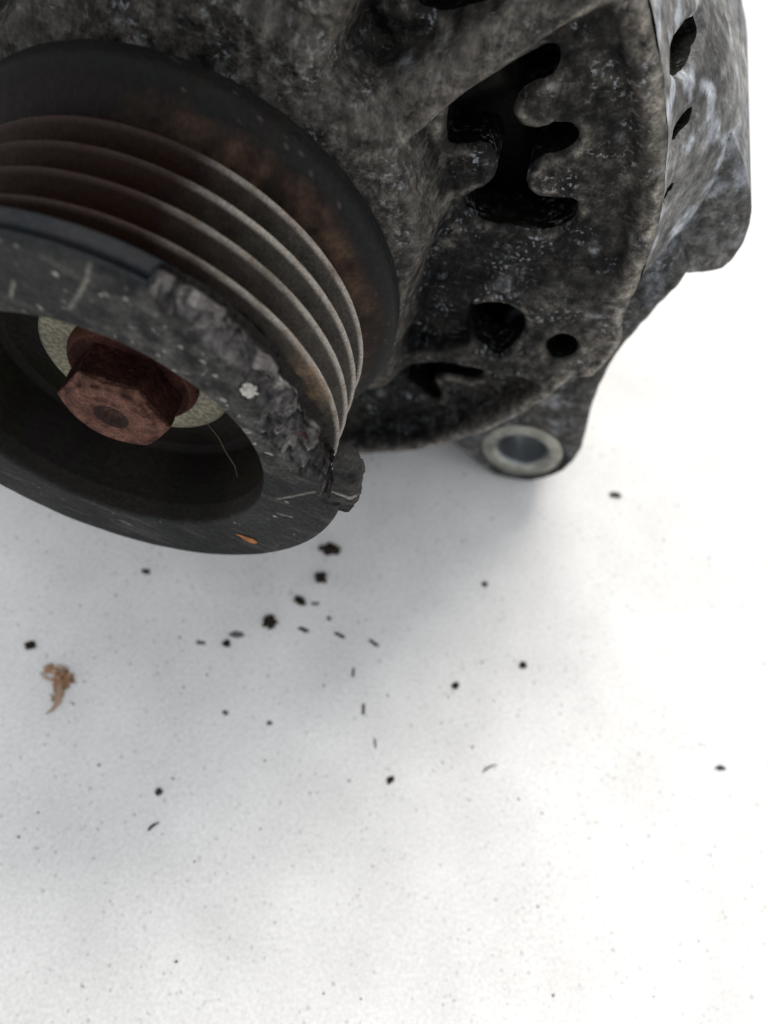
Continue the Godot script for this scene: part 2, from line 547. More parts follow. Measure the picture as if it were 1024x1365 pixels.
func wall_mesh() -> ArrayMesh:
	var nu := 601
	var nv := 62
	var pts := PackedVector3Array()
	var back := PackedVector3Array()
	var cols := PackedColorArray()
	var mask := PackedFloat32Array()
	pts.resize(nu * nv)
	back.resize(nu * nv)
	cols.resize(nu * nv)
	mask.resize(nu * nv)
	for u in nu:
		# fine steps where the vents are
		var s := float(u) / (nu - 1)
		var phi := -180.0 + 360.0 * s
		phi -= 62.0 / TAU * sin((s - 0.5 - 0.05) * TAU) - 62.0 / TAU * sin(-0.55 * TAU)
		var a := deg_to_rad(phi)
		for v in nv:
			var k := u * nv + v
			var d := 36.65 + v * 0.45
			var m := 9.0
			for rep in 5:
				var p := fposmod(phi + 180.0 + 72.0 * rep, 360.0) - 180.0
				if p > 12.0 and p < 36.0:
					for w in vents:
						var lo := PackedVector2Array()
						if p > w[0].x - 6.0 and p < w[0].x + 6.0:
							for q in w:
								lo.append(Vector2(q.x * 0.98, q.y))
							m = minf(m, poly_distance(lo, Vector2(p * 0.98, d)))
			var x := cos(a)
			var y := sin(a)
			var r := wall_radius(phi, d)
			r += 0.3 * broad.get_noise_3d(x * 120.0, y * 120.0, d * 2.0) + 0.14 * rough.get_noise_3d(x * 80.0, y * 80.0, d * 1.5)
			if m < 1.0:
				var t := 1.0 - clampf(m, 0.0, 1.0)
				r -= 0.9 * (1.0 - sqrt(maxf(0.0, 1.0 - t * t)))
			pts[k] = Vector3(x * r, y * r, -d)
			back[k] = Vector3(x * (r - 4.5), y * (r - 4.5), -d)
			cols[k] = wall_tint(x * r, y * r, d)
			mask[k] = m
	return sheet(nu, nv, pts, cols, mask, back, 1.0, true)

# a plate with a traced outline and rounded edges, from its front at depth d0 to depth d1; bore > 0 leaves a round hole
func plate(outline: PackedVector2Array, d0: float, d1: float, step: float, round_mm: float, tilt: Vector3, tone: float, bore_at := Vector2.ZERO, bore := 0.0) -> ArrayMesh:
	var poly := smoothed(outline, 1)
	var box := poly_box(poly, 1.0)
	var nu := ceili(box.size.x / step) + 1
	var nv := ceili(box.size.y / step) + 1
	var pts := PackedVector3Array()
	var back := PackedVector3Array()
	var cols := PackedColorArray()
	var mask := PackedFloat32Array()
	for i in nu:
		for j in nv:
			var p := box.position + Vector2(i, j) * step
			var m := -poly_distance(poly, p) + 0.15 * rough.get_noise_2dv(p * 1.4)
			if bore > 0.0:
				m = minf(m, p.distance_to(bore_at) - bore)
			var d := d0 + tilt.x * (p.x - tilt.z) + tilt.y * p.y
			if m < round_mm:
				var t := 1.0 - clampf(m, 0.0, round_mm) / round_mm
				d += round_mm * (1.0 - sqrt(maxf(0.0, 1.0 - t * t)))
			d += 0.2 * rough.get_noise_2dv(p * 1.5) + 0.5 * broad.get_noise_2dv(p * 2.0)
			pts.append(Vector3(p.x, p.y, -d))
			back.append(Vector3(p.x, p.y, -d1))
			mask.append(m)
			cols.append(mixc(wall_tint(p.x, p.y, d) * tone, face_tint(p.x * 0.6, p.y * 0.6, 37.0), 0.4))
	shade_cuts = false
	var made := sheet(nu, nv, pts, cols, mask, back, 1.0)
	shade_cuts = true
	return made

# ------------------------------------------------------------------ the pulley
var break_in := PackedVector2Array([Vector2(-2.0, 24.6), Vector2(5.8, 23.1), Vector2(9.5, 20.8), Vector2(18.0, 19.6), Vector2(26.0, 19.4), Vector2(33.0, 20.2), Vector2(40.0, 21.2), Vector2(49.0, 22.3), Vector2(60.0, 23.0), Vector2(65.0, 25.0), Vector2(72.0, 25.5)])
var break_out := PackedVector2Array([Vector2(-2.0, 23.9), Vector2(5.0, 23.5), Vector2(11.0, 23.0), Vector2(31.0, 23.3), Vector2(46.0, 23.9), Vector2(58.0, 24.9), Vector2(71.0, 25.2)])

var ragged := 0.0
func broken(phi: float) -> bool:
	var p := wrapf(phi, -180.0, 180.0)
	return p > -2.5 and p < 69.5 + 1.6 * ragged

func flange_shape(phi: float, d: float, r: float) -> Vector2:
	var a := deg_to_rad(phi)
	var wob := Vector2(0.06 * rough.get_noise_3d(cos(a) * r, sin(a) * r, d), 0.05 * broad.get_noise_3d(cos(a) * r * 2.0, sin(a) * r * 2.0, d))
	ragged = 2.0 * rough.get_noise_2d(r * 2.0, d * 2.0)
	if r > 18.0 and d < 6.0 and broken(phi):
		var p := wrapf(phi, -180.0, 180.0)
		var x := cos(a) * r
		var y := sin(a) * r
		var inner := table_lookup(break_in, p) + 2.2 * rough.get_noise_2d(p * 1.1, 3.0) 
		var outer := table_lookup(break_out, p) + 0.9 * rough.get_noise_2d(p * 1.0, 40.0) 
		inner = minf(inner, outer - 0.3)
		var bump := 0.85 * rough.get_noise_2d(x * 2.2, y * 2.2) + 0.5 * fine.get_noise_2d(x * 3.0, y * 3.0)
		if d < 0.7 and r > inner:
			var s := clampf((r - inner) / (25.6 - inner), 0.0, 1.0)
			return Vector2(0.25 + 1.7 * s * (0.7 + 0.5 * ss(-0.3, 0.3, broad.get_noise_2d(x * 4.0, y * 4.0))) + bump * minf(1.0, s * 5.0), lerpf(inner, outer, s))
		if r > outer:
			return Vector2(clampf(lerpf(1.95, 3.4, (d - 0.5) / 3.5) + bump * 0.6, 1.6, 4.2), outer - 0.5 * ss(1.4, 3.6, d))
	return Vector2(d, r) + wob

var scratches := PackedVector2Array([Vector2(4.2, 24.9), Vector2(3.7, 23.4), Vector2(3.7, 23.4), Vector2(2.5, 21.2), Vector2(2.5, 21.2), Vector2(1.3, 19.3), Vector2(-2.7, 20.9), Vector2(-3.6, 18.9), Vector2(18.8, -3.2), Vector2(22.6, 0.4), Vector2(18.9, -6.6), Vector2(20.4, -6.5), Vector2(-0.2, -20.5), Vector2(-1.6, -20.0)])

func flange_tint(phi: float, d: float, r: float) -> Color:
	var a := deg_to_rad(phi)
	var x := cos(a) * r
	var y := sin(a) * r
	var n := broad.get_noise_3d(x * 2.0, y * 2.0, d)
	var f := rough.get_noise_3d(x * 3.0, y * 3.0, d)
	var c := mixc(Color(0.0125, 0.0130, 0.0135), Color(0.044, 0.0445, 0.0445), 0.42 + 0.8 * n + 0.3 * f)
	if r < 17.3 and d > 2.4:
		c = mixc(Color(0.0085, 0.007, 0.006), Color(0.022, 0.0175, 0.0135), 0.4 + 0.9 * n)  # deep bore painted darker than its lip, as shade
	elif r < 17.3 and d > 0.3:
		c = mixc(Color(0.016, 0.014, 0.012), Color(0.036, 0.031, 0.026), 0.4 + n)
	if r > 18.0 and d > 0.28 and d < 6.0 and broken(phi):
		c = mixc(Color(0.030, 0.028, 0.028), Color(0.20, 0.185, 0.18), 0.45 + 0.9 * f + 0.5 * fine.get_noise_2d(x * 4.0, y * 4.0))
		c = mixc(c, Color(0.02, 0.019, 0.02), ss(0.1, 0.45, fine.get_noise_2d(x * 2.0 + 9.0, y * 2.0) + 0.5 * n) * 0.8)
		c = mixc(c, Color(0.055, 0.018, 0.016), ss(0.18, 0.42, n + 0.3 * f))
		c = mixc(c, Color(0.36, 0.34, 0.31), ss(0.35, 0.6, fleck.get_noise_2d(x * 2.5, y * 2.5)) * 0.7)
		c = mixc(c, Color(0.012, 0.010, 0.009), ss(2.3, 3.0, d))  # shade of the gap behind the break, put into the colour
	elif d <= 0.28 and r > 17.0:
		# light scuffs and flecks on the worn face, denser next to the break
		var near := ss(0.0, 20.0, phi) * (1.0 - ss(60.0, 95.0, phi)) if phi < 180.0 else 0.0
		c = mixc(c, Color(0.13, 0.125, 0.115), near * (0.35 + f) * 0.8)
		c = mixc(c, Color(0.5, 0.49, 0.45), ss(0.66, 0.82, fleck.get_noise_2d(x * 4.2, y * 4.2) + 0.22 * near + 0.25 * n) * 0.55)
		for k in range(0, scratches.size(), 2):
			var e := scratches[k + 1] - scratches[k]
			var t := clampf((Vector2(x, y) - scratches[k]).dot(e) / e.length_squared(), 0.0, 1.0)
			var off := (Vector2(x, y) - scratches[k] - e * t).length() + 0.12 * f
			c = mixc(c, Color(0.26, 0.245, 0.21), exp(-pow(off / 0.16, 2.0)) * (0.75 + 0.7 * f))
		c = mixc(c, Color(0.16, 0.155, 0.14), ss(0.3, 0.5, fleck.get_noise_2d(x * 0.9 + y * 2.4, y * 0.5 - x * 0.3)) * 0.2)
	elif r > 24.0:
		c = mixc(c, Color(0.014, 0.018, 0.024), 0.6)
	return c

func rib_shape(phi: float, d: float, r: float) -> Vector2:
	var a := deg_to_rad(phi)
	return Vector2(d + 0.05 * broad.get_noise_3d(cos(a) * 60.0, sin(a) * 60.0, d), r + 0.035 * rough.get_noise_3d(cos(a) * 50.0, sin(a) * 50.0, d * 2.0))

func rib_tint(phi: float, d: float, r: float) -> Color:
	var a := deg_to_rad(phi)
	var n := broad.get_noise_3d(cos(a) * 40.0, sin(a) * 40.0, d * 3.0)
	var f := rough.get_noise_3d(cos(a) * 70.0, sin(a) * 70.0, d * 6.0)
	var p := wrapf(phi, -180.0, 180.0)
	var rusty := ss(42.0, 76.0, absf(p) + 24.0 * n)
	var c := mixc(Color(0.035, 0.030, 0.025), Color(0.11, 0.098, 0.083), 0.4 + 0.7 * n + 0.4 * f)
	c = mixc(c, Color(0.021, 0.0085, 0.0065), rusty)
	var crest := ss(23.0, 23.36, r)
	var bright := mixc(Color(0.62, 0.565, 0.50), Color(0.2, 0.155, 0.115), 0.3 + 0.9 * f)
	c = mixc(c, bright, crest * (1.0 - 0.975 * rusty) * (0.85 + 0.4 * f))
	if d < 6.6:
		c = mixc(c, Color(0.010, 0.008, 0.007), ss(22.35, 21.65, r + 0.5 * f + 0.4 * n))  # valley shadow painted on the base of the first flank
	# a patch of rust and scale on the first flank beside the break
	if d < 6.6:
		c = mixc(c, Color(0.30, 0.20, 0.12), exp(-pow((p - 27.0) / 7.0, 2.0)) * (0.7 + f))
	return c

func groove_tint(phi: float, d: float, r: float) -> Color:
	var a := deg_to_rad(phi)
	var n := broad.get_noise_3d(cos(a) * 50.0, sin(a) * 50.0, d * 4.0)
	var f := rough.get_noise_3d(cos(a) * 70.0, sin(a) * 70.0, d * 5.0)
	var edge := ss(23.6, 25.4, r + 1.4 * n)
	var c := mixc(Color(0.022, 0.012, 0.009), Color(0.095, 0.056, 0.036), 0.25 + 1.0 * n + 0.9 * f)
	c = mixc(c, Color(0.012, 0.009, 0.008), ss(62.0, 100.0, wrapf(phi, -180.0, 180.0)) * 0.85)  # flange's upper left darkened in colour to imitate shade
	c = mixc(c, Color(0.017, 0.0165, 0.016) * (1.0 - 0.5 * ss(55.0, 100.0, wrapf(phi, -180.0, 180.0))), edge)
	var w := fleck.get_noise_3d(cos(a) * 110.0, sin(a) * 110.0, d * 6.0)
	return mixc(c, Color(0.16, 0.13, 0.10), ss(0.6, 0.75, w) * 0.4)

func chip_mesh() -> ArrayMesh:
	# the last piece of the flange's rim, cracked but still hanging on
	var ring := profile([Vector2(0.5, 24.3), Vector2(0.35, 26.3), Vector2(0.9, 27.0), Vector2(2.4, 27.2), Vector2(3.6, 26.8), Vector2(4.0, 25.4), Vector2(3.4, 24.2), Vector2(0.5, 24.3)], 0.25, 1)
	var mid := Vector2(2.1, 25.5)
	var shape := func(phi: float, d: float, r: float) -> Vector2:
		var e := minf(phi + 7.0, 12.5 - phi)
		var k := 0.02 + 0.98 * ss(-0.05, 0.45, e)
		k *= 1.0 - 0.22 * ss(6.0, 9.0, phi)
		var a := deg_to_rad(phi)
		var q := mid + (Vector2(d, r) - mid) * k * (1.0 + 0.10 * fine.get_noise_3d(cos(a) * 90.0, sin(a) * 90.0, d * 4.0 + r * 3.0) + 0.22 * rough.get_noise_3d(cos(a) * 60.0, sin(a) * 60.0, d * 2.0 + r))
		return q + Vector2(0.0, 0.25 * rough.get_noise_1d(phi * 5.0))
	var tint := func(phi: float, d: float, r: float) -> Color:
		var a := deg_to_rad(phi)
		var f := rough.get_noise_3d(cos(a) * 80.0, sin(a) * 80.0, d * 3.0 + r)
		var c := mixc(Color(0.015, 0.015, 0.015), Color(0.07, 0.066, 0.062), 0.4 + f)
		return mixc(c, Color(0.4, 0.38, 0.35), ss(0.4, 0.6, fleck.get_noise_3d(cos(a) * 70.0, sin(a) * 70.0, d)) * 0.7)
	return turned(ring, 90, shape, tint, -7.1, 12.6)

func nut_shape(phi: float, d: float, r: float) -> Vector2:
	if r > 4.7 and d < 7.55:
		var p := fposmod(phi + 4.0, 60.0) - 30.0
		return Vector2(d, minf(r, 6.05 * cos(PI / 6.0) / cos(deg_to_rad(p)))) + Vector2(0.09, 0.12) * rough.get_noise_2d(phi, d * 5.0)
	return Vector2(d, r) + Vector2(0.06, 0.08) * rough.get_noise_2d(phi * 0.7, d * 4.0 + r)

func nut_tint(phi: float, d: float, r: float) -> Color:
	var a := deg_to_rad(phi)
	var n := broad.get_noise_3d(cos(a) * r * 4.0, sin(a) * r * 4.0, d * 4.0)
	var f := rough.get_noise_3d(cos(a) * r * 5.0, sin(a) * r * 5.0, d * 5.0)
	var c := mixc(Color(0.022, 0.0075, 0.0065), Color(0.085, 0.030, 0.021), 0.45 + 0.8 * n + 0.4 * f)
	if d < 3.6:
		c = mixc(c, Color(0.22, 0.108, 0.08), 0.55 + 0.7 * f - 0.35 * exp(-pow((r - 4.75) / 0.22, 2.0)))
		c = mixc(c, Color(0.06, 0.025, 0.018), ss(0.15, 0.5, n + 0.4 * f) * 0.8)
	elif d > 7.0 and r > 6.6:
		c = mixc(c, Color(0.20, 0.085, 0.06), 0.4)
	if r < 1.9:
		c = mixc(Color(0.035, 0.022, 0.018), Color(0.09, 0.05, 0.038), ss(1.7, 0.6, r))
	return c

func one(c: Color) -> Callable:
	return func(phi: float, d: float, r: float) -> Color:
		var a := deg_to_rad(phi)
		return c * (1.0 + 0.5 * broad.get_noise_3d(cos(a) * r * 2.0, sin(a) * r * 2.0, d * 2.0) + 0.3 * rough.get_noise_3d(cos(a) * r * 3.0, sin(a) * r * 3.0, d * 3.0))

func v2(a: Array) -> Array:
	var out := []
	for i in range(0, a.size(), 2):
		out.append(Vector2(a[i], a[i + 1]))
	return out

# ------------------------------------------------------------------ crumbs and scraps
func lump(radii: Vector3, seed_value: int, uneven: float, tint: Color) -> ArrayMesh:
	var nu := 27
	var nv := 13
	var pts := PackedVector3Array()
	var cols := PackedColorArray()
	for u in nu:
		var a := TAU * u / (nu - 1)
		for v in nv:
			var b := PI * v / (nv - 1)
			var q := Vector3(cos(a) * sin(b), cos(b), sin(a) * sin(b))
			var k := 1.0 + uneven * rough.get_noise_3d(q.x * 13.0 + seed_value * 17.0, q.y * 13.0, q.z * 13.0)
			var p := q * radii * k
			p.y = maxf(p.y, -0.75 * radii.y) + 0.75 * radii.y
			pts.append(p)
			cols.append(tint * (1.0 + 0.5 * rough.get_noise_3d(q.x * 20.0, q.y * 20.0 + seed_value, q.z * 20.0)))
	return sheet(nu, nv, pts, cols, PackedFloat32Array(), pts, 1.0, true)

func strand(path: Array, radii: Array, flat: float, tint: Color, into: Array) -> void:
	# a tapering bent strand lying on the table, appended to into = [points, colours] rings of 9
	for i in path.size():
		var p: Vector3 = path[i]
		var dir: Vector3 = (path[mini(i + 1, path.size() - 1)] - path[maxi(i - 1, 0)]).normalized()
		var side := dir.cross(Vector3.UP).normalized()
		var up := side.cross(dir)
		for k in 9:
			var a := TAU * k / 8.0
			var r: float = radii[i] * (1.0 + 0.45 * rough.get_noise_3d(p.x * 14.0 + k * 3.0, p.y * 5.0 + k, p.z * 14.0))
			into[0].append(p + side * cos(a) * r + up * sin(a) * r * flat)
			into[1].append(tint * (1.0 + 0.35 * rough.get_noise_3dv(p * 9.0)))

func strand_mesh(path: Array, radii: Array, flat: float, tint: Color) -> ArrayMesh:
	var data := [PackedVector3Array(), PackedColorArray()]
	strand(path, radii, flat, tint, data)
	return sheet(path.size(), 9, data[0], data[1], PackedFloat32Array(), data[0], -1.0)

func _ready() -> void:
	# camera
	var cam := Camera3D.new()
	cam.name = "camera"
	cam.fov = 69.06
	cam.near = 0.005
	cam.far = 60.0
	var eye := Vector3(28.97057, 67.489449 + AXIS_HEIGHT, 36.749121) * 0.001
	cam.transform = Transform3D(Basis(Vector3(0.96602975, 0.13576663, -0.21989531), Vector3(-0.25803353, 0.45955646, -0.84983914), Vector3(-0.01432548, 0.87771025, 0.47897755)), eye)
	var lens := CameraAttributesPhysical.new()
	lens.frustum_focal_length = 17.44
	lens.frustum_near = 0.005
	lens.frustum_far = 60.0
	lens.frustum_focus_distance = 0.079
	lens.exposure_aperture = 13.0
	cam.attributes = lens
	add_child(cam)
	cam.make_current()
	# bright, hazy daylight from behind and to the right
	var around := WorldEnvironment.new()
	around.name = "daylight"
	var env := Environment.new()
	env.background_mode = Environment.BG_SKY
	var sky := Sky.new()
	var sm := ProceduralSkyMaterial.new()
	sm.energy_multiplier = 0.93
	sm.sky_top_color = Color(0.93, 0.948, 0.97)
	sm.sky_horizon_color = Color(0.96, 0.96, 0.96)
	sm.sky_curve = 0.2
	sm.ground_bottom_color = Color(0.86, 0.87, 0.88)
	sm.ground_horizon_color = Color(0.9, 0.91, 0.92)
	sky.sky_material = sm
	env.sky = sky
	env.tonemap_mode = Environment.TONE_MAPPER_LINEAR
	env.tonemap_exposure = 0.97
	env.sdfgi_enabled = true
	env.ssao_enabled = true
	env.ssil_enabled = true
	around.environment = env
	add_child(around)
	var sun := DirectionalLight3D.new()
	sun.name = "hazy_sun"
	sun.light_color = Color(1.0, 0.985, 0.96)
	sun.light_energy = 0.86
	sun.light_angular_distance = 38.0
	sun.shadow_enabled = true
	sun.look_at_from_position(Vector3(0.05, 0.74, -0.66), Vector3.ZERO)
	add_child(sun)

	for n in [[rough, 0.12, 3, 1], [fine, 0.3, 2, 2], [broad, 0.03, 3, 3], [fleck, 0.16, 2, 4]]:
		n[0].noise_type = FastNoiseLite.TYPE_SIMPLEX_SMOOTH
		n[0].frequency = n[1]
		n[0].fractal_octaves = n[2]
		n[0].seed = n[3]
	make_materials()

	# the table
	var board := PlaneMesh.new()
	board.size = Vector2(4.0, 4.0)
	var table := put("table_surface", board, M.table, self)
	tag(table, "white speckled painted table top under the whole alternator", "table")
	table.set_meta("kind", "structure")

	# the alternator
	var alt := Node3D.new()
	alt.name = "alternator"
	add_child(alt)
	tag(alt, "grimy cast aluminium car alternator with broken pulley lying on white table", "alternator")
	var lift := Vector3(0.0, AXIS_HEIGHT * 0.001, 0.0)

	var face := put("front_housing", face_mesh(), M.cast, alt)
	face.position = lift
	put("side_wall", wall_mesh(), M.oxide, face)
	var ear_outline := PackedVector2Array([Vector2(46.0, 12.0), Vector2(60.0, 4.0), Vector2(61.0, 0.0), Vector2(60.0, -4.0), Vector2(59.6, -9.0), Vector2(58.4, -17.0), Vector2(59.2, -27.0), Vector2(61.4, -36.0), Vector2(62.6, -42.0), Vector2(61.8, -48.5), Vector2(58.6, -53.4), Vector2(53.5, -55.4), Vector2(48.2, -54.2), Vector2(44.2, -50.6), Vector2(38.0, -47.0), Vector2(28.0, -44.0), Vector2(34.0, -34.0), Vector2(40.0, -20.0)])
	var ear := put("mounting_ear", plate(ear_outline, 44.9, 60.0, 0.5, 1.6, Vector3(0.0, 0.02, 0.0), 0.5, Vector2(52.8, -45.5), 7.7), M.oxide, alt)
	ear.position = lift
	var bush := put("bushing", turned(profile(v2([62.0, 4.4, 45.6, 4.4, 45.0, 4.9, 44.6, 5.4, 44.6, 7.2, 44.9, 7.75, 60.0, 7.75]), 0.4, 1), 72, as_is, func(phi: float, d: float, r: float) -> Color: return mixc(Color(0.30, 0.29, 0.25), Color(0.52, 0.51, 0.46), 0.5 + rough.get_noise_3d(phi * 0.3, d, r * 3.0)) if r > 4.8 else Color(0.35, 0.38, 0.40)), M.zinc, ear)
	bush.position = Vector3(0.0528, -0.0455, 0.0)
	var lug_outline := PackedVector2Array([Vector2(47.0, -4.0), Vector2(56.0, -2.0), Vector2(61.6, -0.2), Vector2(65.0, 0.8), Vector2(66.3, 2.0), Vector2(66.3, 6.0), Vector2(64.6, 10.5), Vector2(60.5, 15.0), Vector2(54.0, 20.0), Vector2(47.0, 18.0)])
	put("bolt_lug", plate(lug_outline, 47.6, 90.0, 0.5, 1.0, Vector3(0.05, 0.2, 66.0), 0.75), M.oxide, alt).position = lift
	put("stator_ring", turned(profile(v2([63.5, 50.0, 63.5, 55.0, 64.0, 55.3, 78.0, 55.3, 78.5, 55.0, 78.5, 50.0]), 1.0, 0), 180, as_is, one(Color(0.12, 0.11, 0.10))), M.dull, alt).position = lift
	put("rear_housing", turned(profile(v2([78.4, 50.0, 78.6, 54.6, 100.0, 54.0, 108.0, 51.0, 112.0, 44.0, 113.0, 20.0, 113.0, 0.1]), 1.5, 2), 160, as_is, one(Color(0.17, 0.16, 0.145))), M.cast, alt).position = lift
	put("winding", turned(profile(v2([62.0, 50.0, 50.0, 48.5, 47.0, 46.0, 47.0, 42.0, 50.0, 39.5, 62.0, 39.0]), 1.0, 1), 150, func(phi: float, d: float, r: float) -> Vector2: return Vector2(d, r + 0.5 * sin(deg_to_rad(phi) * 36.0)), one(Color(0.014, 0.010, 0.008))), M.dull, alt).position = lift
	put("rotor", turned(profile(v2([43.0, 8.0, 43.0, 30.0, 44.0, 37.0, 46.0, 38.5, 76.0, 38.5]), 1.0, 1), 150, func(phi: float, d: float, r: float) -> Vector2: return Vector2(d + (6.0 * ss(-0.2, 0.2, sin(deg_to_rad(phi) * 6.0)) if r > 24.0 and r < 38.2 else 0.0), r), one(Color(0.012, 0.011, 0.010))), M.dull, alt).position = lift

	# the pulley
	var band := put("pulley", turned(profile(v2([18.6, 20.6, 19.2, 20.9, 20.4, 23.2, 21.6, 25.3, 22.2, 26.0, 22.9, 26.2, 24.6, 26.15, 25.1, 25.8, 25.3, 25.0, 25.4, 16.0, 29.0, 14.0]), 0.2, 2), 360, rib_shape, groove_tint), M.iron, alt)
	band.position = lift
	for k in 4:
		var c := 6.785 + 3.55 * k
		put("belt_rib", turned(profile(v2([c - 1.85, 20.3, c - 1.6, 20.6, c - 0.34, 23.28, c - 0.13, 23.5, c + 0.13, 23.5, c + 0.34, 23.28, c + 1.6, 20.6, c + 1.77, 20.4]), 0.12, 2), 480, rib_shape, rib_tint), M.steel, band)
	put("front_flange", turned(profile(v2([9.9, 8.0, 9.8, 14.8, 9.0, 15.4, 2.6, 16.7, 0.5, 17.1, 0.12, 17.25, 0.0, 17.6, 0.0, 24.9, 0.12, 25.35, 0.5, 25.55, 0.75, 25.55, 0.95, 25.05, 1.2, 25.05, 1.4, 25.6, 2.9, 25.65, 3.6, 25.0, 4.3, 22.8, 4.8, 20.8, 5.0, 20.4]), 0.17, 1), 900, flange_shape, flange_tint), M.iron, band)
	put("cracked_rim_piece", chip_mesh(), M.iron, band).set_meta("label", "cracked black chip of flange rim")
	var scale_spot := put("pale_deposit", lump(Vector3(0.62, 0.35, 0.72), 5, 0.95, Color(0.72, 0.70, 0.62)), M.crumb, band)
	scale_spot.transform = Transform3D(Basis(Vector3(1, 0, 0), PI / 2.0), Vector3(0.01605, 0.0148, -0.0003))
	var rust_spot := put("rust_flake", strand_mesh([Vector3(-1.5, 0.1, -0.5), Vector3(-0.9, 0.1, -0.45), Vector3(-0.3, 0.1, -0.05), Vector3(0.4, 0.1, 0.1), Vector3(0.95, 0.1, 0.3), Vector3(1.15, 0.1, 0.35)], [0.05, 0.2, 0.55, 0.62, 0.45, 0.02], 0.2, Color(0.48, 0.20, 0.09)), M.crumb, band)
	rust_spot.set_meta("label", "orange rust flake low on the pulley face")
	rust_spot.transform = Transform3D(Basis(Vector3(1, 0, 0), PI / 2.0), Vector3(0.0152, -0.0152, 0.0))
	put("washer", turned(profile(v2([9.6, 2.0, 9.25, 2.2, 9.2, 10.2, 9.4, 10.6, 9.9, 10.7]), 0.3, 1), 120, as_is, func(phi: float, d: float, r: float) -> Color: return Color(0.36, 0.34, 0.255) * (0.9 + 0.35 * broad.get_noise_2d(phi * 0.6, r * 5.0))), M.dull, alt).position = lift
	put("shaft_nut", turned(profile(v2([3.7, 0.05, 3.45, 1.0, 3.0, 1.3, 2.75, 1.55, 2.6, 1.95, 2.6, 4.3, 2.75, 4.8, 3.55, 6.2, 7.2, 6.2, 7.5, 6.3, 7.7, 6.7, 8.1, 7.0, 8.6, 7.2, 9.2, 7.2]), 0.14, 1), 240, nut_shape, nut_tint), M.rust, alt).position = lift
	put("shaft", turned(profile(v2([9.95, 3.0, 9.95, 7.9, 44.0, 7.9]), 0.8, 0), 60, as_is, one(Color(0.06, 0.05, 0.045))), M.dull, alt).position = lift

	# dirt on the table: [x, z, half length, half width, turn, label]
	var dark := Color(0.045, 0.035, 0.026)
	var crumbs := [
		[23.2, -19.9, 1.45, 0.95, 4.0, "large dark brown oval crumb just below the cracked pulley tip"],
		[23.0, -14.0, 0.95, 0.9, 30.0, "dark ragged crumb second from the pulley tip in the row"],
		[20.7, -8.9, 1.0, 0.6, -20.0, "half hollow grey black crumb third from the pulley tip"],
		[16.8, -3.8, 0.95, 1.05, 70.0, "largest square dark crumb in the middle of the row"],
		[11.0, 1.7, 0.55, 0.5, 0.0, "small black crumb at the lower end of the row"],
		[-18.8, 10.1, 0.75, 0.6, 20.0, "lone blue black crumb above the ragged orange scrap"],
		[61.1, -8.0, 0.55, 0.5, 10.0, "round black speck, upper of the pair at mid right"],
		[50.1, -1.4, 0.55, 0.5, 50.0, "round black speck, lower of the pair at mid right"],
		[42.6, 16.1, 0.6, 0.42, 60.0, "wedge shaped dark speck beyond the lower dashes"],
		[74.9, -47.6, 0.95, 0.5, 5.0, "flat grey speck right of the mounting ear"],
		[-6.2, -6.9, 0.6, 0.4, 0.0, "grey speck under the left half of the pulley"],
		[52.1, -21.2, 0.45, 0.4, 0.0, "tiny grey speck between pulley tip and mounting ear"],
		[97.0, 0.7, 0.75, 0.35, 10.0, "brownish speck alone near the right edge of the table"],
		[8.6, 26.3, 0.45, 0.45, 0.0, "small grey speck above the curved black sliver"],
		[26.4, -7.2, 0.35, 0.3, 0.0, "tiny dark grain beside the half hollow crumb"],
		[12.1, -0.3, 0.95, 0.5, 15.0, "flat grey smear touching the lower end of the crumb row"],
		[6.9, 2.6, 0.7, 0.3, 5.0, "faint grey smear left of the lower end of the crumb row"],
		[23.4, -9.2, 0.6, 0.25, 20.0, "thin grey fleck right of the half hollow crumb"],
		[14.4, 12.6, 0.4, 0.35, 0.0, "tiny grey grain below the crumb row"],
		[21.6, 12.4, 0.35, 0.3, 0.0, "tiny grey grain left of the dash arc"]]
	for c in crumbs:
		var i := crumbs.find(c)
		var tone := dark if i < 9 else Color(0.09, 0.085, 0.08) if i < 15 else Color(0.2, 0.195, 0.185)
		var o := put(numbered("dirt_crumb"), lump(Vector3(c[2], minf(c[2], c[3]) * (0.5 if i < 15 else 0.15), c[3]), i + 1, 1.15, tone), M.crumb, self)
		o.position = Vector3(c[0] * 0.001, 0.0, c[1] * 0.001)
		o.rotation_degrees.y = c[4]
		tag(o, c[5], "crumb", "dark crumbs of dirt scattered on the white table")
	# short flat dashes of dirt in an arc
	var dashes := [
		[22.7, -4.1, 1.1, 0.34, -5.0, 0.035, "darkest short dash of dirt, first of the arc below the pulley tip"],
		[28.9, -4.8, 1.15, 0.3, -12.0, 0.07, "short grey dash of dirt, second of the arc"],
		[34.9, -5.0, 1.15, 0.3, -20.0, 0.07, "short grey dash of dirt at the bend of the arc"],
		[32.7, 0.9, 0.9, 0.24, 98.0, 0.1, "upright grey dash of dirt, first after the bend of the arc"],
		[35.8, 6.4, 1.05, 0.26, 100.0, 0.1, "upright grey dash of dirt, second after the bend of the arc"],
		[38.9, 11.2, 0.9, 0.18, 112.0, 0.2, "faintest upright dash, last of the arc above the wedge shaped speck"]]
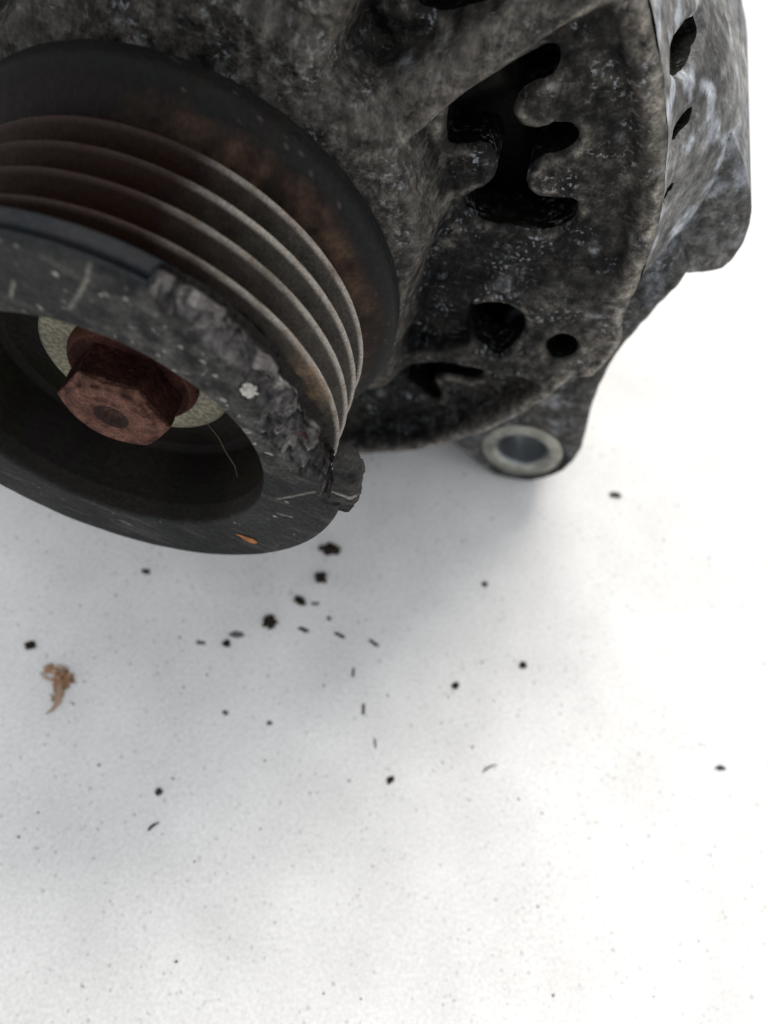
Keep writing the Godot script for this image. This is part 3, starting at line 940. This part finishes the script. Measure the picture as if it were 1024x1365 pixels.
	for s in dashes:
		var a := deg_to_rad(s[4])
		var l: float = s[2]
		var path := []
		for k in 7:
			var t := k / 3.0 - 1.0
			path.append(Vector3(cos(a) * l * t, 0.04, -sin(a) * l * t + 0.06 * sin(k * 2.1)))
		var w: float = s[3]
		var o := put(numbered("dirt_dash"), strand_mesh(path, [0.02, w * 0.8, w, w * 0.85, w * 1.05, w * 0.8, 0.02], 0.18, grey(s[5])), M.crumb, self)
		o.position = Vector3(s[0] * 0.001, 0.0, s[1] * 0.001)
		tag(o, s[6], "dirt mark", "short dashes of dirt in an arc on the table")
	# two curved slivers
	var slivers := [
		["thin curved black sliver at the lower left of the table", 9.5, 30.9, 50.0, 1.0, 0.22, 0.035],
		["long thin grey sliver right of the wedge shaped speck", 57.9, 10.3, 40.0, 1.5, 0.15, 0.12]]
	for s in slivers:
		var a := deg_to_rad(s[3])
		var path := []
		var radii := []
		for k in 9:
			var t := k / 4.0 - 1.0
			path.append(Vector3(cos(a) * s[4] * t + 0.15 * t * t, 0.12, -sin(a) * s[4] * t + 0.22 * t * t))
			radii.append(0.02 + s[5] * sqrt(1.0 - t * t) * (1.1 - 0.5 * t) * 0.7)
		var o := put(numbered("dirt_sliver"), strand_mesh(path, radii, 0.6, grey(s[6])), M.crumb, self)
		o.position = Vector3(s[1] * 0.001, 0.0, s[2] * 0.001)
		tag(o, s[0], "sliver", "thin slivers on the table")
	# the orange scrap
	var scrap := Node3D.new()
	scrap.name = "ragged_scrap"
	add_child(scrap)
	scrap.position = Vector3(-0.012, 0.0, 0.0146)
	tag(scrap, "ragged orange brown scrap with thin wisps on the left of the table", "scrap")
	var tan := Color(0.60, 0.35, 0.21)
	put("shred", lump(Vector3(1.15, 0.4, 1.2), 31, 1.5, tan * 0.85), M.crumb, scrap).position = Vector3(0.0003, 0.0, -0.0006)
	put("shred", lump(Vector3(0.85, 0.25, 0.6), 37, 1.5, tan), M.crumb, scrap).position = Vector3(-0.0021, 0.0, -0.0017)
	put("shred", lump(Vector3(0.6, 0.2, 1.1), 43, 1.5, Color(0.50, 0.38, 0.24)), M.crumb, scrap).position = Vector3(0.0006, 0.0, 0.0015)
	put("wisp", strand_mesh([Vector3(-2.4, 0.25, -1.7), Vector3(-1.2, 0.4, -1.5), Vector3(-0.2, 0.45, -1.0), Vector3(0.3, 0.4, 0.3), Vector3(0.9, 0.35, 1.8), Vector3(1.1, 0.25, 3.0), Vector3(0.7, 0.15, 4.2), Vector3(0.0, 0.06, 5.2)], [0.1, 0.4, 0.35, 0.5, 0.45, 0.4, 0.28, 0.03], 0.4, Color(0.60, 0.40, 0.29)), M.crumb, scrap)
	put("wisp", strand_mesh([Vector3(-0.5, 0.4, -0.3), Vector3(-1.4, 0.3, 0.0), Vector3(-2.4, 0.2, -0.2), Vector3(-3.6, 0.08, -0.8)], [0.2, 0.18, 0.3, 0.05], 0.4, Color(0.66, 0.52, 0.42)), M.crumb, scrap)
	put("wisp", strand_mesh([Vector3(-2.0, 0.3, -1.9), Vector3(-1.2, 0.4, -2.4), Vector3(-0.4, 0.3, -2.5), Vector3(0.5, 0.1, -2.8)], [0.1, 0.3, 0.2, 0.03], 0.4, Color(0.70, 0.54, 0.43)), M.crumb, scrap)
	put("wisp", strand_mesh([Vector3(0.5, 0.3, 1.9), Vector3(-0.1, 0.25, 2.3), Vector3(-0.7, 0.1, 2.0)], [0.25, 0.2, 0.03], 0.4, Color(0.58, 0.46, 0.33)), M.crumb, scrap)
	var hair := put("fibre", strand_mesh([Vector3(8.6, -2.2, -6.5), Vector3(10.2, -4.0, -6.0), Vector3(11.0, -6.4, -5.8), Vector3(12.0, -8.6, -5.6), Vector3(12.4, -10.4, -5.2), Vector3(13.8, -12.4, -5.0), Vector3(14.6, -13.2, -5.0)], [0.03, 0.07, 0.06, 0.08, 0.05, 0.06, 0.03], 1.0, Color(0.16, 0.13, 0.10)), M.crumb, self)
	hair.position = lift
	tag(hair, "thin pale fibre clinging inside the hollow of the pulley", "fibre")
	# dust too fine to count
	var rng := RandomNumberGenerator.new()
	rng.seed = 11
	var speck := lump(Vector3(1.0, 0.35, 0.8), 3, 0.6, Color(1, 1, 1))
	var mm := MultiMesh.new()
	mm.transform_format = MultiMesh.TRANSFORM_3D
	mm.use_colors = true
	mm.mesh = speck
	mm.instance_count = 420
	for i in 420:
		var s := 0.06 + 0.16 * pow(rng.randf(), 3.0)
		var p := Vector3(rng.randf_range(-0.05, 0.13), 0.0, rng.randf_range(-0.06, 0.075))
		mm.set_instance_transform(i, Transform3D(Basis(Vector3.UP, rng.randf() * TAU).scaled(Vector3.ONE * s), p))
		mm.set_instance_color(i, grey(rng.randf_range(0.22, 0.5)))
	var dust := MultiMeshInstance3D.new()
	dust.name = "dust_specks"
	dust.multimesh = mm
	dust.material_override = M.crumb
	dust.set_meta("kind", "stuff")
	tag(dust, "fine grey dust specks sprinkled over the white table", "dust")
	add_child(dust)
